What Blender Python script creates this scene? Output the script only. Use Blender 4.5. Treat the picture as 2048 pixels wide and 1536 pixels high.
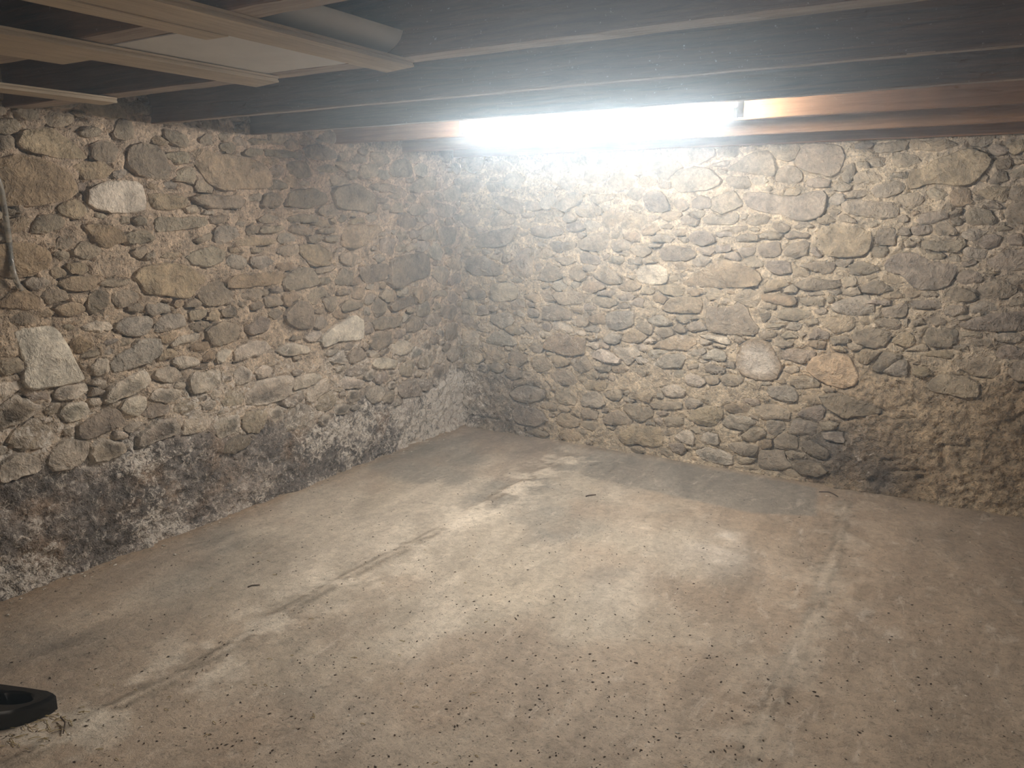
import bpy, math, random
import numpy as np
from mathutils import Matrix, Vector

random.seed(7)
rng = np.random.default_rng(7)
for o in list(bpy.data.objects):
    bpy.data.objects.remove(o)
scene = bpy.context.scene
col = scene.collection

# ------------------------------------------------------------------ camera, world, exposure
PW, PH = 2048.0, 1536.0
FPX, YAW, PIT, ROL = 1591.68, math.radians(-31.2882), math.radians(11.8581), math.radians(0.1716)
CAM = np.array([3.4823, -4.985, 1.6])
Fv = np.array([math.sin(YAW)*math.cos(PIT), math.cos(YAW)*math.cos(PIT), -math.sin(PIT)])
Rv = np.array([math.cos(YAW), -math.sin(YAW), 0.0])
Uv = np.cross(Rv, Fv)
Rv, Uv = Rv*math.cos(ROL)+Uv*math.sin(ROL), -Rv*math.sin(ROL)+Uv*math.cos(ROL)
cd = bpy.data.cameras.new('camera')
cd.sensor_width = 36.0
cd.lens = FPX/PW*36.0
cd.clip_start = 0.02
cam = bpy.data.objects.new('camera', cd)
col.objects.link(cam)
cam.matrix_world = Matrix(((Rv[0], Uv[0], -Fv[0], CAM[0]), (Rv[1], Uv[1], -Fv[1], CAM[1]), (Rv[2], Uv[2], -Fv[2], CAM[2]), (0, 0, 0, 1)))
scene.camera = cam

world = bpy.data.worlds.new('fill_world')
scene.world = world
world.use_nodes = True
wn = world.node_tree
wn.nodes['Background'].inputs[0].default_value = (1.0, 0.90, 0.78, 1)      # fill light, let in by an added opening behind the viewer
wn.nodes['Background'].inputs[1].default_value = 1.75
HAZE, HAZE_G = 0.055, 0.72                      # haze added to imitate lens glow round the tube
LAMP = 285.0                                   # tube radiance
scene.view_settings.view_transform = 'Standard'
scene.view_settings.look = 'None'
scene.view_settings.gamma = 1.0
scene.view_settings.use_curve_mapping = False
scene.view_settings.exposure = 0.0
scene.cycles.use_light_tree = False
scene.cycles.max_bounces = 6
scene.cycles.diffuse_bounces = 4
scene.cycles.caustics_reflective = False
scene.cycles.caustics_refractive = False
scene.cycles.use_adaptive_sampling = True
scene.cycles.adaptive_threshold = 0.08
scene.cycles.adaptive_min_samples = 12
scene.cycles.volume_bounces = 0
scene.cycles.sample_clamp_indirect = 8.0

# ------------------------------------------------------------------ helpers
def px_ray(x, y):
    return Fv + Rv*(x-PW/2)/FPX - Uv*(y-PH/2)/FPX
def on_left(x, y):      # photo pixel -> (u, v) on the left wall plane x = 0, u measured from the corner
    d = px_ray(x, y); P = CAM - d*CAM[0]/d[0]; return (-P[1], P[2])
def on_back(x, y):      # photo pixel -> (u, v) on the back wall plane y = 0
    d = px_ray(x, y); P = CAM - d*CAM[1]/d[1]; return (P[0], P[2])
def on_z(x, y, z=0.0):
    d = px_ray(x, y); P = CAM + d*(z-CAM[2])/d[2]; return P

def hsh(ix, iy, s):
    n = (ix.astype(np.int64)*374761393 + iy.astype(np.int64)*668265263 + s*2147483647) & 0xffffffff
    n = ((n ^ (n >> 13))*1274126177) & 0xffffffff
    n = n ^ (n >> 16)
    return (n & 0xffff)/65535.0
def vnoise(x, y, s=0):
    x = np.asarray(x, float); y = np.asarray(y, float)
    ix = np.floor(x); iy = np.floor(y); fx = x-ix; fy = y-iy
    fx = fx*fx*fx*(fx*(fx*6-15)+10); fy = fy*fy*fy*(fy*(fy*6-15)+10)
    a = hsh(ix, iy, s); b = hsh(ix+1, iy, s); c = hsh(ix, iy+1, s); d = hsh(ix+1, iy+1, s)
    return ((a+(b-a)*fx)*(1-fy)+(c+(d-c)*fx)*fy)*2-1
def fbm(x, y, s=0, o=4, g=0.5):
    t = 0; a = 1.0; n = 0
    for k in range(o):
        t = t + a*vnoise(np.asarray(x)*2**k+k*17.3, np.asarray(y)*2**k+k*9.1, s+k*31); n += a; a *= g
    return t/n
def sstep(a, b, x):
    t = np.clip((np.asarray(x, float)-a)/(b-a), 0, 1); return t*t*(3-2*t)
def lerp(a, b, t):
    t = np.asarray(t)[..., None]; return np.asarray(a)*(1-t)+np.asarray(b)*t

def link(name, me, mat=None, parent=None):
    o = bpy.data.objects.new(name, me)
    col.objects.link(o)
    if mat is not None and me is not None:
        me.materials.append(mat)
    if parent is not None:
        o.parent = parent
    return o
def tag(o, label=None, cat=None, group=None, kind=None):
    if label: o['label'] = label
    if cat: o['category'] = cat
    if group: o['group'] = group
    if kind: o['kind'] = kind
    return o
def mesh(name, v, f, cols=None, salt=None, smooth=True, sharp=None):
    me = bpy.data.meshes.new(name)
    me.from_pydata([tuple(map(float, p)) for p in v], [], [tuple(map(int, q)) for q in f])
    if cols is not None:
        a = me.color_attributes.new('Col', 'FLOAT_COLOR', 'POINT')
        c4 = np.ones((len(me.vertices), 4), np.float32); c4[:, :3] = np.clip(cols, 0.01, 0.95)
        a.data.foreach_set('color', c4.ravel())
    if salt is not None:
        a = me.attributes.new('salt', 'FLOAT', 'POINT')
        a.data.foreach_set('value', np.asarray(salt, np.float32).ravel())
    me.polygons.foreach_set('use_smooth', [smooth]*len(me.polygons))
    me.update()
    if sharp:
        me.set_sharp_from_angle(angle=math.radians(sharp))
    return me

class MB:
    """collects boxes / lathes / tubes / extrusions into one mesh"""
    def __init__(s): s.v = []; s.f = []
    def add(s, v, f):
        b = len(s.v); s.v += [tuple(p) for p in v]; s.f += [tuple(i+b for i in q) for q in f]; return s
    def box(s, x0, x1, y0, y1, z0, z1):
        return s.add([(x, y, z) for z in (z0, z1) for y in (y0, y1) for x in (x0, x1)],
                     [(0, 2, 3, 1), (4, 5, 7, 6), (0, 1, 5, 4), (2, 6, 7, 3), (0, 4, 6, 2), (1, 3, 7, 5)])
    def extrude(s, prof, path):            # prof: list of (a,b); path: list of (origin, A, B)
        n = len(prof); v = []; f = []
        for O, A, B in path:
            O, A, B = map(np.asarray, (O, A, B))
            v += [tuple(O+A*a+B*b) for a, b in prof]
        for k in range(len(path)-1):
            for i in range(n):
                j = (i+1) % n; f.append((k*n+i, k*n+j, (k+1)*n+j, (k+1)*n+i))
        f.append(tuple(range(n))[::-1]); f.append(tuple((len(path)-1)*n+i for i in range(n)))
        return s.add(v, f)
    def tube(s, pts, r, n=8):
        pts = [np.asarray(p, float) for p in pts]; path = []; up = np.array([0.13, 0.21, 0.97])
        prof = [(math.cos(2*math.pi*i/n), math.sin(2*math.pi*i/n)) for i in range(n)]
        for k, p in enumerate(pts):
            t = pts[min(k+1, len(pts)-1)]-pts[max(k-1, 0)]; t /= np.linalg.norm(t)
            a = np.cross(t, up); a /= np.linalg.norm(a); b = np.cross(t, a)
            rr = r[k] if hasattr(r, '__len__') else r
            path.append((p, a*rr, b*rr))
        return s.extrude(prof, path)
    def build(s, name, mat, parent=None, smooth=False, sharp=None, bevel=0.0):
        me = mesh(name, s.v, s.f, smooth=smooth, sharp=sharp)
        o = link(name, me, mat, parent)
        if bevel:
            m = o.modifiers.new('bevel', 'BEVEL'); m.width = bevel; m.segments = 2; m.limit_method = 'ANGLE'
        return o

# ------------------------------------------------------------------ materials
def newmat(name, rough=0.9, spec=0.3):
    m = bpy.data.materials.new(name); m.use_nodes = True
    nt = m.node_tree; b = nt.nodes['Principled BSDF']
    b.inputs['Roughness'].default_value = rough
    b.inputs['Specular IOR Level'].default_value = spec
    return m, nt, b
def N(nt, t, **kw):
    n = nt.nodes.new(t)
    for k, v in kw.items(): setattr(n, k, v)
    return n
def noise(nt, vec, scale, detail=6, rough=0.6, dist=0.0):
    n = N(nt, 'ShaderNodeTexNoise'); n.inputs['Scale'].default_value = scale; n.inputs['Detail'].default_value = detail
    n.inputs['Roughness'].default_value = rough; n.inputs['Distortion'].default_value = dist
    nt.links.new(vec, n.inputs['Vector']); return n
def ramp(nt, fac, stops):
    r = N(nt, 'ShaderNodeValToRGB'); e = r.color_ramp.elements
    while len(e) < len(stops): e.new(0.5)
    for el, (p, c) in zip(e, stops):
        el.position = p; el.color = (c, c, c, 1) if not hasattr(c, '__len__') else (*c, 1)
    nt.links.new(fac, r.inputs[0]); return r
def mixc(nt, a, b, fac, blend='MIX'):
    m = N(nt, 'ShaderNodeMix', data_type='RGBA', blend_type=blend)
    for s, i in ((a, 6), (b, 7)):
        if hasattr(s, 'is_linked'): nt.links.new(s, m.inputs[i])
        else: m.inputs[i].default_value = (*s, 1)
    if hasattr(fac, 'is_linked'): nt.links.new(fac, m.inputs[0])
    else: m.inputs[0].default_value = fac
    return m.outputs[2]
def bump(nt, b, hs, dist=0.01, strength=1.0):
    prev = None
    for h, d, st in hs:
        n = N(nt, 'ShaderNodeBump'); n.inputs['Distance'].default_value = d; n.inputs['Strength'].default_value = st
        nt.links.new(h, n.inputs['Height'])
        if prev is not None: nt.links.new(prev, n.inputs['Normal'])
        prev = n.outputs[0]
    nt.links.new(prev, b.inputs['Normal'])

def masonry_mat(name, grit, pitted):
    m, nt, b = newmat(name, 0.93, 0.25)
    geo = N(nt, 'ShaderNodeNewGeometry'); P = geo.outputs['Position']
    ca = N(nt, 'ShaderNodeAttribute', attribute_name='Col'); sa = N(nt, 'ShaderNodeAttribute', attribute_name='salt')
    n1 = noise(nt, P, 12, 4, .7, .25); n2 = noise(nt, P, 60, 2, .7); n3 = noise(nt, P, 30, 4, .78, .9)
    c = mixc(nt, ca.outputs['Color'], ramp(nt, n1.outputs[0], [(.3, .5), (.7, 1.45)]).outputs[0], .85, 'MULTIPLY')
    c = mixc(nt, c, ramp(nt, n2.outputs[0], [(.32, .5), (.66, 1.35)]).outputs[0], .8 if pitted else .4, 'MULTIPLY')
    # white salt bloom: crusty specks where the salt attribute is high
    th = N(nt, 'ShaderNodeMath', operation='ADD'); nt.links.new(n3.outputs[0], th.inputs[0])
    sc = N(nt, 'ShaderNodeMath', operation='MULTIPLY_ADD'); nt.links.new(sa.outputs['Fac'], sc.inputs[0]); sc.inputs[1].default_value = .30; sc.inputs[2].default_value = -.275
    nt.links.new(sc.outputs[0], th.inputs[1])
    sr = ramp(nt, th.outputs[0], [(.36, 0.0), (.5, 1.0)])
    c = mixc(nt, c, (.68, .63, .55), sr.outputs[0])
    nt.links.new(c, b.inputs['Base Color'])
    hs = [(n1.outputs[0], .045 if not pitted else .02, .75), (n2.outputs[0], grit, .9)] if not pitted else [(n1.outputs[0], .02, .75), (n2.outputs[0], grit, .9)]
    if pitted:
        v = N(nt, 'ShaderNodeTexVoronoi'); v.inputs['Scale'].default_value = 70; nt.links.new(P, v.inputs['Vector'])
        hs.append((ramp(nt, v.outputs['Distance'], [(.05, 0.), (.35, 1.)]).outputs[0], .004, .7))
    bump(nt, b, hs)
    return m
M_mortar = masonry_mat('lime_mortar', .012, True)
M_stone = masonry_mat('rubble_stone', .0035, False)

def concrete_mat():
    m, nt, b = newmat('worn_concrete', .82, .3)
    geo = N(nt, 'ShaderNodeNewGeometry'); P = geo.outputs['Position']
    mp = N(nt, 'ShaderNodeMapping'); mp.inputs['Rotation'].default_value = (0, 0, .5); mp.inputs['Scale'].default_value = (1, .38, 1)
    nt.links.new(P, mp.inputs['Vector'])
    ca = N(nt, 'ShaderNodeAttribute', attribute_name='Col')
    n1 = noise(nt, mp.outputs[0], 4, 5, .68, 1.2); n2 = noise(nt, P, 22, 4, .75, .4); n3 = noise(nt, P, 130, 1, .6)
    c = mixc(nt, ca.outputs['Color'], ramp(nt, n1.outputs[0], [(.32, .74), (.68, 1.2)]).outputs[0], .85, 'MULTIPLY')
    c = mixc(nt, c, ramp(nt, n2.outputs[0], [(.32, .74), (.68, 1.2)]).outputs[0], .8, 'MULTIPLY')
    n4 = noise(nt, mp.outputs[0], 16, 5, .78, .6)
    c = mixc(nt, c, (.68, .60, .49), ramp(nt, n4.outputs[0], [(.55, 0.), (.70, .6)]).outputs[0])
    n5 = noise(nt, P, 46, 3, .75)
    c = mixc(nt, c, ramp(nt, n5.outputs[0], [(.34, .66), (.45, 1.0)]).outputs[0], .8, 'MULTIPLY')
    pit = ramp(nt, n3.outputs[0], [(.27, .45), (.36, 1.0)])
    c = mixc(nt, c, pit.outputs[0], .8, 'MULTIPLY')
    nt.links.new(c, b.inputs['Base Color'])
    bump(nt, b, [(n2.outputs[0], .009, .6), (n5.outputs[0], .005, .7)])
    return m
M_floor = concrete_mat()

def wood_mat(name, c0, c1, axis, rough=.85, dust=0.0, scale=1.0):
    m, nt, b = newmat(name, rough, .25)
    geo = N(nt, 'ShaderNodeNewGeometry')
    mp = N(nt, 'ShaderNodeMapping')
    s = [9*scale]*3; s[axis] = .55*scale
    mp.inputs['Scale'].default_value = s
    nt.links.new(geo.outputs['Position'], mp.inputs['Vector'])
    n1 = noise(nt, mp.outputs[0], 5, 4, .65, .8)
    n2 = noise(nt, geo.outputs['Position'], 3.0, 2, .6)
    c = ramp(nt, n1.outputs[0], [(.3, c0), (.7, c1)]).outputs[0]
    c = mixc(nt, c, ramp(nt, n2.outputs[0], [(.3, .7), (.7, 1.2)]).outputs[0], .7, 'MULTIPLY')
    if dust:
        n3 = noise(nt, geo.outputs['Position'], 90, 3, .7)
        c = mixc(nt, c, (.5, .45, .38), ramp(nt, n3.outputs[0], [(.66, 0.), (.74, dust)]).outputs[0])
    nt.links.new(c, b.inputs['Base Color'])
    bump(nt, b, [(n1.outputs[0], .006, .6)])
    return m
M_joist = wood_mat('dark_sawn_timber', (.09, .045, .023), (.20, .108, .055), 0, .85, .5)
M_joist_lit = wood_mat('lamplit_sawn_timber', (.23, .118, .052), (.37, .20, .098), 0, .8, .3)  # same timber, with the lamp's light lifted into its colour
M_edge = wood_mat('bounce_lit_dusty_timber', (.26, .19, .135), (.44, .345, .26), 0, .9, .8)  # undersides: bounced light put into the colour, along with plaster dust
M_plank = wood_mat('old_floorboard', (.045, .03, .02), (.11, .07, .045), 1, .9, .3)
M_pine = wood_mat('pale_pine', (.40, .315, .21), (.56, .46, .33), 1, .65, 0, 1.5)

def plain(name, c, rough=.5, spec=.5, nscale=30, var=.2, metal=0.0):
    m, nt, b = newmat(name, rough, spec)
    b.inputs['Metallic'].default_value = metal
    geo = N(nt, 'ShaderNodeNewGeometry'); n = noise(nt, geo.outputs['Position'], nscale, 5, .6)
    cc = mixc(nt, c, ramp(nt, n.outputs[0], [(.3, 1-var), (.7, 1+var)]).outputs[0], 1.0, 'MULTIPLY')
    nt.links.new(cc, b.inputs['Base Color'])
    bump(nt, b, [(n.outputs[0], .001, .4)])
    return m
M_white = plain('white_sheet', (.62, .60, .57), .55, .4, 12, .06)
M_black = plain('black_plastic', (.007, .0065, .006), .2, .5, 60, .3)
M_cap = plain('grey_end_cap', (.30, .33, .36), .5, .4)
M_batten = plain('white_metal', (.7, .7, .68), .5, .5)
M_straw = plain('dry_straw', (.5, .40, .20), .7, .3)
M_crumb = plain('dark_crumb', (.09, .065, .045), .9, .2)
M_chip = plain('pale_chip', (.62, .57, .48), .8, .3)
M_wire = plain('rusty_wire', (.10, .07, .05), .6, .4)
m, nt, b = newmat('lamp_diffuser')
b.inputs['Base Color'].default_value = (.9, .9, .9, 1)
b.inputs['Emission Color'].default_value = (1.0, .985, .96, 1)
b.inputs['Emission Strength'].default_value = LAMP
geo = N(nt, 'ShaderNodeNewGeometry'); nn = noise(nt, geo.outputs['Position'], 20)
nt.links.new(ramp(nt, nn.outputs[0], [(0, .28), (1, .32)]).outputs[0], b.inputs['Roughness'])
M_lamp = m
m, nt, b = newmat('clear_hose', .12, .5)
b.inputs['Base Color'].default_value = (.80, .78, .70, 1); b.inputs['Transmission Weight'].default_value = .72; b.inputs['IOR'].default_value = 1.3
geo = N(nt, 'ShaderNodeNewGeometry'); nn = noise(nt, geo.outputs['Position'], 40)
nt.links.new(ramp(nt, nn.outputs[0], [(0, .08), (1, .2)]).outputs[0], b.inputs['Roughness'])
M_hose = m

# ------------------------------------------------------------------ rubble walls
ZT = 2.225                                     # underside of the floorboards above
MORT = np.array((.47, .37, .26)); BROWN = np.array((.33, .24, .15))
TONE = {'g': (.335, .28, .20), 'd': (.25, .207, .148), 't': (.355, .28, .18), 'w': (.52, .455, .36), 'p': (.29, .242, .19),
        'b': (.325, .292, .235), 'o': (.66, .50, .32), 'n': (.305, .225, .14), 'W': (.60, .535, .435)}

# zones of stain on each wall, as functions of (u, v): returns colour of the mortar, salt 0..1, render coat 0..1
def zone_left(u, v):
    w = fbm(u*1.8, v*1.8, 3)*.16+fbm(u*7, v*7, 5)*.07
    top = .47 + .07*sstep(0, 3.5, u) + w
    ren = 1-sstep(top-.12, top+.08, v)
    c = np.broadcast_to(MORT, u.shape+(3,)).copy()
    g = fbm(u*4, v*4, 9, 5, .6)
    grey = lerp((.165, .145, .125), (.40, .35, .30), sstep(-.35, .4, g))
    grey = lerp(grey, (.29, .205, .135), sstep(.12, .5, fbm(u*4+7, v*4, 12))*.7)
    c = lerp(c, grey, ren)
    salt = ren*(.30+.45*sstep(-.3, .35, fbm(u*3, v*3.5, 15))+.22*(1-sstep(.3, 1.6, u)))
    halo = sstep(top-.08, top+.03, v)*(1-sstep(top+.2, top+.5, v))
    salt = np.maximum(salt, halo*(.42+.3*fbm(u*3, v*3, 19)))
    salt = np.maximum(salt, (1-sstep(.0, .05, v))*.6)
    c = lerp(c, (.56, .48, .38), halo*.45)
    up = sstep(1.1, 1.9, v)
    c = lerp(c, (.45, .345, .25), up*.6)
    return c, np.clip(salt, 0, 1), ren
def zone_back(u, v):
    w = fbm(u*2.5, v*2.5, 41)*.12
    ren1 = (1-sstep(.42, .62, v+w))*(1-sstep(.55, .85, u+w*2))
    ren2 = sstep(2.62, 2.85, u+w*2+.25*(.6-v))*(1-sstep(.62, .86, v+w))
    c = np.broadcast_to(np.array((.50, .41, .285)), u.shape+(3,)).copy()
    c = lerp(c, lerp((.17, .145, .115), (.30, .25, .185), sstep(-.3, .4, fbm(u*3.5, v*3.5, 44))), ren1)
    c = lerp(c, lerp((.30, .225, .14), (.40, .31, .20), sstep(-.3, .4, fbm(u*3, v*3, 47))), ren2)
    dk = np.exp(-((u-2.72)/.28)**2-((v-.22)/.20)**2)*(.75+.5*fbm(u*4, v*4, 50)) + .8*np.exp(-((u-3.02)/.09)**2-((v-.08)/.1)**2)
    c = lerp(c, (.12, .105, .09), np.clip(dk, 0, .85))
    og = np.exp(-((u-2.62)/.16)**2-((v-.72)/.13)**2)
    c = lerp(c, (.50, .34, .18), np.clip(og, 0, .6)*.7)
    salt = ren1*(.22+.55*(1-sstep(0.0, .35, u))) + .30*np.exp(-((v-.75)/.22)**2)*(1-ren2)*(1-sstep(2.6, 3, u))
    salt = salt + .25*np.exp(-((u-2.9)/.1)**2-((v-.25)/.3)**2)
    far = sstep(2.9, 3.6, u)*sstep(.7, 1., v)
    c = lerp(c, (.42, .345, .265), far*.6)
    return c, np.clip(salt, 0, 1), np.clip(ren1+ren2, 0, 1)

C_ = {'L1': (0, 180, 480/2048), 'L2': (470, 180, 480/2048), 'L3': (0, 520, 480/2048), 'L4': (470, 520, 480/2048), 'L5': (0, 820, 480/2048),
      'B1': (900, 280, 400/2048), 'B2': (1280, 280, 400/2048), 'B3': (1648, 260, 400/2048), 'B4': (900, 560, 400/2048),
      'B5': (1280, 560, 400/2048), 'B6': (1648, 560, 400/2048), 'B7': (1250, 780, 440/2048)}
# outlines of the stones that can be picked out, one per line: tone then x,y pairs within the named window of the photograph
ST = {}
ST['L1'] = '''
n -40,600 140,540 370,590 560,690 620,790 640,900 560,920 330,990 60,985 -40,960
t 140,440 200,340 420,320 540,400 620,440 700,520 740,590 600,590 420,570 250,530 150,490
d 760,450 860,430 960,450 1000,500 985,600 930,630 800,600 760,550
d 1060,560 1110,470 1200,450 1330,480 1400,560 1440,650 1450,740 1330,770 1160,720 1080,650
W 720,960 745,850 860,790 1080,765 1190,780 1235,850 1245,940 1220,1035 1080,1045 880,1035 780,1010
d 945,360 1010,250 1090,260 1140,350 1130,420 980,425
d 1390,390 1400,330 1560,380 1600,440 1570,500 1460,460
t 1620,520 1680,490 1850,550 2060,560 2240,640 2290,760 2280,830 2060,840 1880,850 1760,790 1690,690 1640,610
t 610,640 680,615 860,610 950,680 880,760 720,770 650,700
g 1380,540 1590,520 1600,620 1480,630
g 1500,690 1620,650 1660,720 1650,800 1480,770
t 1250,880 1420,890 1580,920 1570,990 1440,1030 1310,1020 1260,950
g 1620,910 1700,890 1900,900 2060,890 2090,960 2050,1010 1800,1010 1660,960
g 1300,1110 1360,1080 1500,1090 1680,1080 1745,1100 1720,1160 1550,1190 1330,1220
n 690,1150 800,1140 960,1160 1050,1230 1060,1300 960,1320 930,1360 850,1340 770,1250
g 1060,1220 1180,1190 1260,1220 1310,1270 1220,1310 1080,1320
d 220,1210 330,1060 480,1060 540,1100 530,1170 430,1210 300,1235
t 90,1100 200,1070 260,1110 190,1200 100,1230 0,1220 0,1130
n -40,1320 100,1300 270,1310 400,1370 430,1440 390,1530 260,1580 120,1600 -40,1580
d 440,1350 490,1250 590,1250 620,1310 560,1360
g 1560,1420 1680,1360 1820,1330 1900,1370 1900,1450 1780,1510 1620,1490
g 1640,1270 1800,1210 1790,1270 1690,1310
g 1760,1090 1930,1060 1920,1130 1780,1150
g 1690,420 1760,370 1810,390 1810,480 1710,480
d 1860,470 1960,440 2010,500 1960,550 1880,510
d 1810,400 1880,350 1960,390 1900,440
d 100,170 180,120 310,180 330,250 230,270 140,220
g 340,250 420,190 560,200 630,240 560,310 440,320
g 640,350 760,310 850,330 830,400 720,410
d -40,250 100,240 165,290 150,360 40,380 -40,370
d -40,400 80,380 130,440 100,500 -40,520
d 1080,100 1260,90 1300,150 1290,210 1100,210 1060,160
d 1010,1080 1100,1080 1100,1140 1010,1150
g 1120,1090 1240,1080 1250,1140 1170,1160
g 780,1050 900,1060 890,1110 800,1100
g 1210,1440 1300,1360 1310,1430 1270,1450'''
ST['L2'] = '''
d 590,480 720,460 850,530 860,590 700,600 600,570
d 240,500 400,510 540,540 560,580 400,580 250,565
d 440,620 560,600 620,640 635,740 520,760 450,700
d 820,850 960,810 1060,800 1180,900 1200,1000 1150,1050 1030,1030 850,1010
d 440,880 500,850 650,840 770,890 760,970 600,1010 440,990
d 230,890 330,870 400,940 370,1000 220,1000
g 100,900 210,870 210,950 100,950
d 260,790 330,760 430,800 440,850 260,850
d 1300,680 1360,600 1460,590 1500,660 1490,740 1330,740
g 1060,650 1160,620 1210,680 1200,740 1060,760
g 950,700 1000,680 1040,710 1030,760 960,770
g 680,660 800,630 890,680 830,710 700,700
d 960,600 1040,540 1060,620 1000,640
g 870,530 960,510 950,570 890,600
d 1150,820 1230,790 1350,810 1350,880 1200,860
d 1200,930 1240,915 1290,940 1260,970 1210,960
g 1310,1040 1360,950 1430,980 1420,1050
g 1470,1030 1500,970 1600,990 1640,1040 1550,1070 1480,1060
g 1450,850 1560,760 1700,730 1700,840 1560,880
t 910,1220 950,1160 1180,1150 1230,1190 1120,1310 1000,1360 905,1330
t 530,1320 720,1320 830,1410 800,1500 640,1500 540,1410
g 350,1340 510,1310 540,1390 430,1420 350,1400
g 880,1400 960,1380 1060,1420 1080,1470 980,1510 880,1470
t 0,1280 120,1250 340,1270 320,1310 100,1335 0,1330
g 190,1190 260,1160 400,1150 430,1180 330,1220 200,1220
g 440,1190 500,1150 640,1180 640,1220 580,1245 450,1210
g 420,1090 520,1060 680,1060 690,1130 460,1130
g 190,1100 260,1060 370,1080 310,1130 220,1140
g 690,1190 780,1170 850,1180 840,1220 700,1220
g 760,1250 870,1240 860,1300 760,1290
d 860,1110 900,1060 950,1090 900,1140
t 980,1100 1080,1080 1100,1130 980,1150
d 1720,1190 1780,1170 1880,1170 1860,1300 1760,1340
g 1560,1230 1620,1150 1710,1190 1720,1280 1580,1280
g 1370,1230 1430,1200 1470,1260 1390,1290
d 1310,1450 1450,1410 1620,1390 1670,1450 1660,1590 1480,1640 1370,1690 1290,1670 1310,1540
g 1700,960 1790,970 1880,1010 1830,1090 1710,1070
g 1750,880 1850,810 1920,850 1920,950 1780,950
d 80,420 240,410 290,440 180,470
d 60,540 120,490 230,510 230,550 130,570
g 1360,1330 1440,1310 1440,1380 1360,1380
g 1450,1330 1540,1300 1550,1350 1460,1385'''
ST['L3'] = '''
Wf 100,600 460,550 600,800 690,1010 660,1040 210,1105 160,1000 215,920 150,740
t 1140,140 1210,50 1450,20 1560,40 1740,150 1650,260 1600,330 1400,300 1250,290 1180,180
t 475,190 560,150 740,140 830,160 830,220 740,260 600,265 510,220
g 850,190 960,160 1080,160 1090,210 960,230 860,225
t 450,400 560,360 680,370 720,420 620,480 500,460
d 740,300 830,250 910,290 890,410 780,460 745,400
g 930,300 1060,240 1160,280 1190,330 1060,400 990,410
n 0,330 160,200 330,340 320,420 190,420 -40,400 -40,330
b 980,540 1080,490 1270,480 1300,540 1240,640 1100,650 990,600
b 1310,550 1380,470 1540,455 1580,560 1440,600 1310,630
w 680,570 790,510 930,530 950,590 820,625 700,600
n 590,690 650,650 760,690 790,740 660,800 610,750
b 840,700 960,660 1010,680 900,740
b 930,860 1010,790 1110,740 1160,680 1340,660 1370,780 1250,880 1090,930 950,970
w 1440,700 1530,640 1680,620 1690,660 1600,710 1440,740
g 1740,600 1880,520 2040,560 2010,680 1850,740 1770,690
w 750,900 830,830 920,840 930,960 800,990
wk 870,1190 940,1080 1090,990 1220,920 1290,1030 1170,1130 1010,1180 880,1230
w 1450,870 1500,820 1650,830 1700,880 1540,930
dk -40,1260 0,1230 120,1150 240,1200 340,1250 190,1370 0,1440 -40,1440
wk 500,1290 560,1230 720,1210 760,1280 700,1340 560,1390
pf 640,1430 720,1370 900,1260 1000,1280 1060,1390 900,1460 720,1530 660,1510
wk 1250,1180 1310,1090 1500,1100 1560,1160 1420,1220 1300,1200
w 1010,1250 1080,1170 1220,1150 1250,1230 1160,1340 1040,1300
wk 440,1130 540,1060 700,1050 760,1100 640,1180 470,1190
d 1870,430 1990,390 2010,480 1900,490
g 1600,430 1780,420 1720,500 1620,520
n 1900,170 2000,130 2200,110 2370,100 2420,140 2380,200 2240,220 2060,240 1920,240
w 1830,790 1920,750 1980,780 1900,870 1840,880
w 1980,810 2060,750 2070,830 1985,880
g 490,560 600,540 640,570 570,610
w 760,1060 820,1010 900,1030 870,1075
w 340,1360 430,1330 420,1380 340,1400
p 200,1150 400,1110 420,1180 260,1210'''
ST['L4'] = '''
g 400,150 530,60 640,70 710,190 640,230 450,260 400,230
g 670,80 780,50 860,60 810,100 680,120
d 700,150 790,140 810,190 720,215
d 820,200 900,70 990,90 990,160 960,220
d 1050,60 1160,40 1280,30 1310,90 1250,170 1100,200 1060,140
d 410,460 560,330 650,380 670,480 640,570 540,590 420,520
g 730,330 860,300 850,420 770,440
g 890,390 940,340 1080,370 1090,400 920,450
d 1150,420 1200,310 1280,380 1270,450 1190,490
d 1300,380 1400,330 1520,300 1530,380 1340,440
g 1540,430 1580,350 1640,350 1660,440 1600,480 1540,480
Wf 705,680 780,600 900,530 1010,470 1080,500 1075,660 980,690 860,690 740,750
Wf 580,650 640,610 740,610 690,700 590,690
df 1770,560 1890,530 1890,670 1790,690
df 1670,680 1720,630 1730,700 1680,720
df 1740,740 1840,710 1790,790
pf 960,870 990,760 1070,750 1130,820 1000,880
W 810,860 900,760 950,880 840,880
w -30,760 120,690 260,690 330,790 200,810 0,870
wk 330,770 460,700 620,740 620,790 440,820
p 80,580 200,470 290,500 280,600 120,640
g 1150,520 1280,480 1410,480 1400,560 1200,600
wk 80,1130 210,1020 480,980 460,1090 400,1180 200,1240 80,1230
w 500,1010 640,960 740,990 620,1080 500,1110
w 590,1130 720,1010 790,1010 780,1110 640,1220 590,1200
w -30,960 60,900 140,950 110,1030 0,1080
w 150,950 220,890 310,910 300,980 200,1010
p 370,1210 560,1120 570,1190 450,1260
wk 860,1070 920,990 1080,1020 1080,1080 940,1100
w 1150,880 1200,830 1380,850 1360,920 1200,930
g 240,320 360,300 400,380 260,400
d 110,380 220,350 230,410 130,430
g 1680,260 1800,260 1800,310 1650,310
g 860,260 960,240 970,290 880,300'''
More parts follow.
